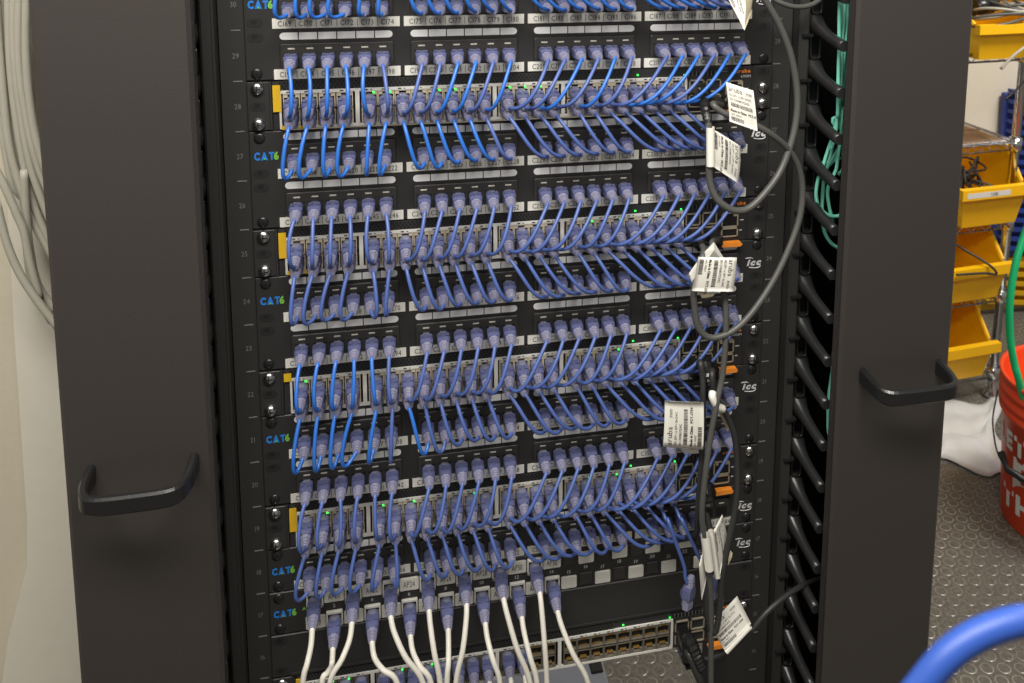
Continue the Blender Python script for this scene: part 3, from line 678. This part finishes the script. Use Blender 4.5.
# ------------------------------------------------------------------ aqua fibre cords in the right manager
FB = [
 [(840, -30), (839.5, 10), (839, 50), (838, 92), (838, 118)],
 [(844, -30), (844.5, 10), (842, 40), (841, 75), (839, 100), (836, 130), (831, 150)],
 [(848, -30), (847, 5), (846.5, 22), (845, 45), (843, 70), (843, 100)],
 [(846, -30), (845, 0), (843, 30), (842, 60), (841, 90), (838, 115), (833, 135), (828, 150), (823, 166), (818, 180), (816, 195), (819, 207), (828, 215), (838, 216), (843, 211)],
 [(850, -30), (849, 5), (847, 35), (846, 60), (845, 85), (842, 110), (841, 135), (838, 155), (836, 170), (828, 188), (829, 205), (833, 222)],
 [(843, -30), (843, 10), (843, 45), (841, 90), (840, 120), (837, 128), (833, 122), (834, 118), (839, 122), (842, 134), (840, 145), (832, 160), (825, 172), (823, 190), (822, 212), (824, 230), (830, 242), (838, 248)],
 [(853, -30), (851, 10), (848, 40), (849, 62), (847, 85), (843, 105), (841, 125), (844, 135), (842, 150), (845, 165), (838, 175)],
 [(840, -30), (842, 20), (840, 70), (838, 110), (832, 150), (828, 165), (835, 160), (842, 158), (846, 166)],
 [(846, 240), (843, 290), (838, 330), (834, 350), (832, 375), (829, 400), (828, 425), (830, 438), (833, 445)],
 [(848, 240), (845, 290), (841, 330), (834, 362), (831, 380), (828, 405), (828.5, 430)]]
FN = ['leftmost aqua fibre cord at the top of the right cable manager', 'aqua fibre cord running from the top of the manager to the knot', 'short aqua fibre cord between the others, ending above the knot','aqua fibre cord falling left in the manager, ending in an upturned hook', 'aqua fibre cord in the manager dropping straight beside the cover edge', 'aqua fibre cord tied with a small knot in the right manager', 'aqua fibre cord nearest the right manager cover at the top', 'aqua fibre cord with a short curled end in the right manager',
      'aqua fibre cord lower in the right manager behind the fingers, longer one', 'aqua fibre cord lower in the right manager behind the fingers, shorter one']
for k, (pts, lb) in enumerate(zip(FB, FN)):
    Y = -30+4*k
    MBt = MB().tube(spline([at(u, v, Y+2*sin(v*.05+k)) for u, v in pts], 5), 1.9, 8)
    o = MBt.build('fibre_cord', 'aqua', None, at(pts[0][0], pts[0][1], Y)); tag(o, lb, 'cable')

# ------------------------------------------------------------------ grey cables hanging on the left wall
LC = [[(0, -20), (4, 40), (9, 100), (18, 160), (24, 200), (27, 250), (34, 290), (52, 322)],
      [(8, -20), (10, 60), (18, 130), (30, 190), (44, 230), (60, 262)],
      [(14, -20), (14, 50), (22, 120), (32, 170), (48, 215), (66, 250)],
      [(20, -20), (19, 60), (27, 120), (38, 165), (54, 205)],
      [(27, -20), (26, 50), (31, 110), (42, 160), (60, 200)],
      [(-8, 40), (0, 110), (8, 165), (16, 190), (34, 204), (60, 210)],
      [(-6, -20), (2, 80), (10, 150), (28, 210), (46, 245), (66, 280)],
      [(24, 170), (26, 210), (30, 250), (38, 285), (56, 312)],
      [(-10, 160), (4, 185), (17, 215), (24, 232), (30, 262), (40, 300)],
      [(-4, 200), (6, 240), (18, 270), (34, 296), (60, 330)],
      [(32, -20), (31, 60), (34, 120), (44, 170), (58, 215)]]
for k, pts in enumerate(LC):
    Y = 125-9*(k % 5)
    o = MB().tube(spline([at(u, v, Y) for u, v in pts], 5), 3.6, 10).build('hanging_cable', 'cord_ceil', None, at(pts[0][0], pts[0][1], Y))
    tag(o, 'grey cable in the drooping bundle left of the left cable manager', 'cable', 'grey cables hanging by the left wall')

# ------------------------------------------------------------------ grey equipment case under the lowest switch
p = atz(612, 683, 240); q = atz(600, 662, 240)
c = thing('equipment_case', 'grey flat equipment case with a black latch, low behind the lowest switch', 'equipment', (60, 480, FZ))
mb = MB(); mb.box(-190, p.x-4, 290, 560, FZ+2, 240, 5); mb.build('case_body', 'case_grey', c)
mb = MB(); mb.box(p.x-26, p.x-8, 388, 425, 236, 243, 1.5); mb.build('latch', 'gloss_black', c)

# ------------------------------------------------------------------ shelving at the right
ang = math.atan2(.0906, .9959)
ex = V((cos(ang), sin(ang), 0)); ey = V((-sin(ang), cos(ang), 0)); ez = V((0, 0, 1))
P0 = V((1563, 1421, FZ))                         # foot of the near right post
lean = V((0.022, 0, 1))
def sh(x, y, z): return P0+ex*x+ey*y+lean*(z-FZ)
shelf = thing('wire_shelving', 'chrome wire shelving unit holding yellow bins behind the right cable manager', 'shelving', P0)
for (x, y) in ((0, 0), (0, 450), (-900, 0), (-900, 450)):
    MB().tube([sh(x, y, FZ+60), sh(x, y, 1200), sh(x, y, 1800)], 12.5, 16).build('post', 'chrome', shelf)
    mb = MB(); mb.lathe([(4, 0), (26, 2), (28, 10), (12, 22), (9, 60)], tuple(sh(x, y, FZ)), 'z', 20); mb.build('foot', 'chrome', shelf)
LV = [20, 255, 473, 703, 960, 1250]
for z in LV:
    mb = MB()
    for dz in (0, -22):
        r = 4.2 if dz == 0 else 3
        for a, b in (((0, 0), (-900, 0)), ((0, 450), (-900, 450)), ((0, 0), (0, 450)), ((-900, 0), (-900, 450))): mb.tube([sh(*a, z+dz), sh(*b, z+dz)], r, 8)
    for k in range(1, 60): x = -900*k/60; mb.tube([sh(x, 0, z+3), sh(x, 450, z+3)], 1.9, 6)
    mb.tube([sh(0, 150, z-3), sh(-900, 150, z-3)], 2.5, 6).tube([sh(0, 300, z-3), sh(-900, 300, z-3)], 2.5, 6)
    pts = []
    for k in range(37): pts.append(sh(-k*25, 0, z if k % 2 == 0 else z-22))
    mb.tube(pts, 1.8, 6, False)
    for (x, y) in ((0, 0), (0, 450), (-900, 0), (-900, 450)): mb.tube([sh(x, y, z-28), sh(x, y, z+12)], 18, 14)
    mb.build('shelf', 'chrome', shelf)
def bin_(xr, z, w, hgt, dpt, lab, yoff=-45, lbl=False, cords=0):
    # hopper bin: origin at front right bottom corner; open front with a deep lip
    o = sh(xr, yoff, z); t = thing('storage_bin', lab, 'storage bin', o, 'yellow storage bins on the wire shelving')
    F = lambda x, y, zz: o+ex*x+ey*y+ez*zz
    fh = hgt*.56; tk = 4; ins = 26
    mb = MB()
    def slab(quad, n):                            # a thick wall from a quad
        n = V(n)*tk; q = [V(p) for p in quad]; mb.add(q+[p+n for p in q], [(0, 1, 2, 3), (7, 6, 5, 4), (0, 4, 5, 1), (1, 5, 6, 2), (2, 6, 7, 3), (3, 7, 4, 0)])
    # bottom, front, back, two profiled sides
    slab([F(-w+ins, 20, 0), F(-ins, 20, 0), F(-ins, dpt, 0), F(-w+ins, dpt, 0)], ez)
    slab([F(-w+ins, 20, 0), F(-ins, 20, 0), F(-8, 0, fh*.95), F(-w+8, 0, fh*.95)], ey)
    slab([F(-w+ins, dpt, 0), F(-ins, dpt, 0), F(-8, dpt, hgt), F(-w+8, dpt, hgt)], -ey)
    for s_ in (0, 1):
        X = (lambda v: -v) if s_ == 0 else (lambda v: -w+v)
        slab([F(X(ins), 20, 0), F(X(ins), dpt, 0), F(X(10), dpt, fh), F(X(10), 0, fh)], (-ex if s_ == 0 else ex))
        slab([F(X(10), 25, fh), F(X(10), dpt, fh), F(X(6), dpt, hgt), F(X(6), dpt*.32, hgt)], (-ex if s_ == 0 else ex))
        mb.tube([F(X(8), 25, fh), F(X(4), dpt*.32, hgt), F(X(4), dpt, hgt)], 6, 6, False)
    mb.build('bin_body', 'bin_yellow', t)
    mb = MB(); q = [F(-w-4, -14, fh*.78), F(4, -14, fh*.78), F(4, -14, fh+4), F(-w-4, -14, fh+4)]
    mb.add(q+[p+ey*20 for p in q], [(0, 1, 2, 3), (7, 6, 5, 4), (0, 4, 5, 1), (1, 5, 6, 2), (2, 6, 7, 3), (3, 7, 4, 0)])
    q = [F(-w*.36, -1, 5), F(-w*.33, -1, 5), F(-w*.32, -12, fh*.78), F(-w*.35, -12, fh*.78)]
    lp = mb.build('front_lip', 'bin_yellow', t)
    if lbl:
        q = [F(-w+10, -14.6, fh*.83), F(-w*.34, -14.6, fh*.83), F(-w*.34, -14.6, fh*.96), F(-w+10, -14.6, fh*.96)]
        l_ = MB().add(q+[p+ey*.5 for p in q], [(0, 1, 2, 3), (7, 6, 5, 4), (0, 4, 5, 1), (1, 5, 6, 2), (2, 6, 7, 3), (3, 7, 4, 0)]).build('label_card', 'label_white', lp)
        mb = MB(); mb.pre = lambda p: F(p.x, -15, p.z); mb.text('USB', -w*.62, fh*.855, fh*.08, 0, 1); mb.build('lettering', 'ink', l_)
    return t, F, fh
def loose(F, w, d, fh, n, seed, lab, m='cord_black', zt=1.2, r=3.2):
    rr = random.Random(seed); pts = []
    for k in range(n): pts.append(F(-rr.uniform(.2, .85)*w, rr.uniform(.25, .75)*d, fh*rr.uniform(.55, zt)))
    o = MB().tube(spline(pts, 7), r, 7).build('loose_cable', m, None, pts[0]); tag(o, lab, 'cable')
W1 = 232
t, F, fh = bin_(28, 478, W1, 205, 330, 'yellow storage bin with a label card, heaped with black cables', lbl=True)
loose(F, W1, 260, fh, 26, 1, 'tangle of thin black cable heaped in the labelled yellow bin', zt=1.35)
loose(F, W1, 260, fh, 22, 4, 'second black cable coil in the labelled yellow bin', zt=1.2)
t, F, fh = bin_(-12, 260, W1, 190, 330, 'yellow storage bin with a black cable over its lip, below the labelled bin')
o = MB().tube(spline([F(-190, 120, fh*.9), F(-170, 60, fh*1.5), F(-130, 30, fh*1.35), F(-90, -20, fh*1.1), (F(-70, -24, fh*.86)), F(-110, -22, fh*.92), F(-200, -22, fh*.98)], 8), 3.4, 8).build('loose_cable', 'cord_black', None, F(-190, 120, fh)); tag(o, 'black cable looping over the lip of the middle yellow bin', 'cable')
bin_(-34, 26, W1, 190, 330, 'empty yellow storage bin on the lowest wire shelf')
t, F, fh = bin_(62, 950, 260, 170, 330, 'yellow storage bin on the top shelf under a pile of grey cables')
for k in range(5):
    rr = random.Random(40+k); c0 = F(-150+k*35, 60, fh*1.25); pts = []
    for a in range(22):
        th = a*.62; pts.append(c0+ex*(110-8*k)*cos(th)+ey*70*sin(th)+ez*(18*sin(th*1.3+k)+12*k-10))
    o = MB().tube(spline(pts, 5), 4.0, 7).build('coiled_cable', 'cord_ceil' if k % 2 else 'cord_grey', None, c0); tag(o, 'coil of grey cable piled on the top yellow bin', 'cable', 'coils of grey cable on the top bin')
o = MB().tube(spline([F(-60, -10, fh*1.6), F(-40, -20, fh*1.1), F(-70, -20, fh*.7), F(-150, -20, fh*.2), F(-190, -16, -20)], 7), 4.2, 8).build('loose_cable', 'cord_ceil', None, F(-60, -10, fh)); tag(o, 'grey cable trailing down in front of the top yellow bin', 'cable')
mb = MB(); pp = sh(-40, 20, 1085)
mb.tube([pp+V((-120, 0, 0)), pp+V((-60, 10, 4))], 24, 10).tube([pp+V((-60, 10, 4)), pp+V((-40, 12, 4))], 15, 10); tag(mb.build('power_adapter', 'gloss_black', None, pp), 'black adapter lying among the grey cables on the top shelf', 'adapter')
# small plug cable in front of the cream board
o = MB().tube(spline([at(1030, 74, 1380), at(1016, 90, 1380), at(1005, 100, 1380)], 6), 3, 8).build('audio_cable', 'dark_steel', None, at(1030, 74, 1380)); tag(o, 'thin dark cable end hanging in front of the cream board', 'cable')

# cream board, louvred crates behind the shelving
a = at(960, 40, 1960); b = at(1012, 300, 1960)
mb = MB(); mb.box(a.x-200, b.x-55, 1940, 1960, 100, 1500, 3); tag(mb.build('back_board', 'board_cream', None, (a.x, 1950, 100)), 'cream board standing behind the wire shelving', 'board')
def crate(x0, x1, z0, z1, m, lab, slope):
    t = thing('louvred_panel', lab, 'panel', ((x0+x1)/2, 1930, z0)); mb = MB()
    mb.box(x0, x1, 1900, 1930, z0, z1, 3); mb.build('panel_sheet', m, t)
    mb = MB(); n = int((z1-z0)/34)
    for k in range(n):
        z = z0+12+k*34; mb.prism([(x0+6, z+slope*(-1)), (x1-6, z+slope), (x1-6, z+slope+13), (x0+6, z-slope+13)], 1868, 1902)
    mb.build('louvre', m, t)
xb = at(1006, 200, 1900).x
crate(xb-30, xb+420, 140, 720, 'crate_blue', 'blue louvred panel standing right of the shelving post', -30)
crate(xb-75, xb+420, -320+FZ+330, 136, 'crate_yellow', 'yellow louvred panel below the blue one, right of the shelving post', -30)

# ------------------------------------------------------------------ bucket
BC = V((1392, 900, FZ)); BH = 362
bk = thing('bucket', 'orange-red plastic bucket with white lettering and wire handle, green hose in it', 'bucket', BC)
mb = MB(); mb.lathe([(0.1, 4), (128, 4), (130, 0), (133, 4), (146, 265), (150, 266), (154, 270), (154, 276), (149, 279), (149, 290), (156, 293), (156, 300), (150, 303), (150, 318), (157, 321), (157, 328), (152, 331), (152, 350), (158, 352), (158, BH), (152, BH), (148, BH-8), (126, 14), (0.1, 12)], tuple(BC), 'z', 64)
mb.build('bucket_body', 'bucket_red', bk)
def wrap(mb, body, ang0, z, h, wx, bold=True):
    def f(p): rr = 133.6+(p.z/265)*13; th = ang0+p.x/rr; return BC+V((rr*cos(th), rr*sin(th), p.z))
    mb.pre = f; mb.text(body, 0, z, h, 0, wx, bold=bold)
va = math.atan2(-(BC.y-CAM.y), -(BC.x-CAM.x))        # towards the camera
mb = MB(); wrap(mb, "LET'S", va-1.30, 192, 40, .9); wrap(mb, 'DO', va-.85, 112, 66, 1.25); wrap(mb, 'THIS', va-1.13, 48, 44, 1.0); mb.build('lettering', 'label_white', bk)
hb = [BC+V((150*cos(va-1.1), 150*sin(va-1.1), 300))]
al = va-1.5
p_a = BC+V((158*cos(al), 158*sin(al), 288)); p_b = BC+V((158*cos(al+2.6), 158*sin(al+2.6), 288)); fr_ = BC+V((182*cos(va+.05), 182*sin(va+.05), 150))
pts = [p_a, BC+V((172*cos(al+.35), 172*sin(al+.35), 225)), BC+V((180*cos(al+.8), 180*sin(al+.8), 172)), fr_, BC+V((175*cos(al+2.1), 175*sin(al+2.1), 200)), p_b]
hd = MB().tube(spline(pts, 8), 2, 8).build('wire_handle', 'dark_steel', bk)
MB().tube([V(pts[1]).lerp(V(pts[2]), .6), V(pts[2]), V(pts[3])], 8, 10).build('grip', 'gloss_black', hd)
# hose
o = MB().tube(spline([at(1040, 190, 940), at(1028, 225, 940), at(1016, 262, 925), at(1010, 300, 910), at(1010, 335, 900), at(1014, 362, 890), at(1022, 392, 880), BC+V((-40, -10, 60)), BC+V((30, 0, 30))], 8), 8.5, 14).build('hose', 'hose_green', None, BC+V((0, 0, 30)))
tag(o, 'green hose hanging down into the orange-red bucket', 'hose')

# plastic sheet on the floor
n = 22; vs = []; fs = []; rr = random.Random(3)
c00, c10, c01, c11 = atz(934, 462, FZ), atz(1012, 480, FZ), atz(930, 404, FZ), atz(1000, 402, FZ)
hts = [[rr.random() for _ in range(n+1)] for _ in range(n+1)]
for lay in (0, -1.5):
    for i in range(n+1):
        for j in range(n+1):
            s_, t_ = i/n, j/n
            p = c00*(1-s_)*(1-t_)+c10*s_*(1-t_)+c01*(1-s_)*t_+c11*s_*t_
            hgt = 7*abs(sin(s_*7+t_*4+sin(t_*9)))+6*abs(sin(t_*11-s_*5))+5*hts[i][j]
            ed = min(s_, 1-s_, t_, 1-t_); vs.append(p+V((18*sin(t_*9), 22*sin(s_*8), 4+hgt*min(1, ed*7+.25)+lay)))
K = (n+1)**2
for i in range(n):
    for j in range(n): a = i*(n+1)+j; fs += [(a, a+n+1, a+n+2, a+1), (K+a, K+a+1, K+a+n+2, K+a+n+1)]
    for a, b in (((i)*(n+1), (i+1)*(n+1)), (i*(n+1)+n, (i+1)*(n+1)+n), (i, i+1), (n*(n+1)+i, n*(n+1)+i+1)): fs.append((a, b, K+b, K+a))
o = MB().add(vs, fs, True).build('plastic_sheet', 'plastic_film', None, c00); tag(o, 'crumpled white plastic sheet lying on the rubber floor beside the bucket', 'plastic sheet')

# ------------------------------------------------------------------ blurred blue cable close to the lens
o = MB().tube(spline([at(870, 800, -700), at(888, 735, -700), at(922, 686, -700), at(950, 654, -700), at(985, 632, -700), at(1030, 620, -700), at(1090, 620, -700), at(1180, 660, -700)], 10), 3.1, 16).build('near_cable', 'near_blue', None, at(950, 654, -700))
tag(o, 'thick blue cable close to the lens, out of focus at the lower right', 'cable')
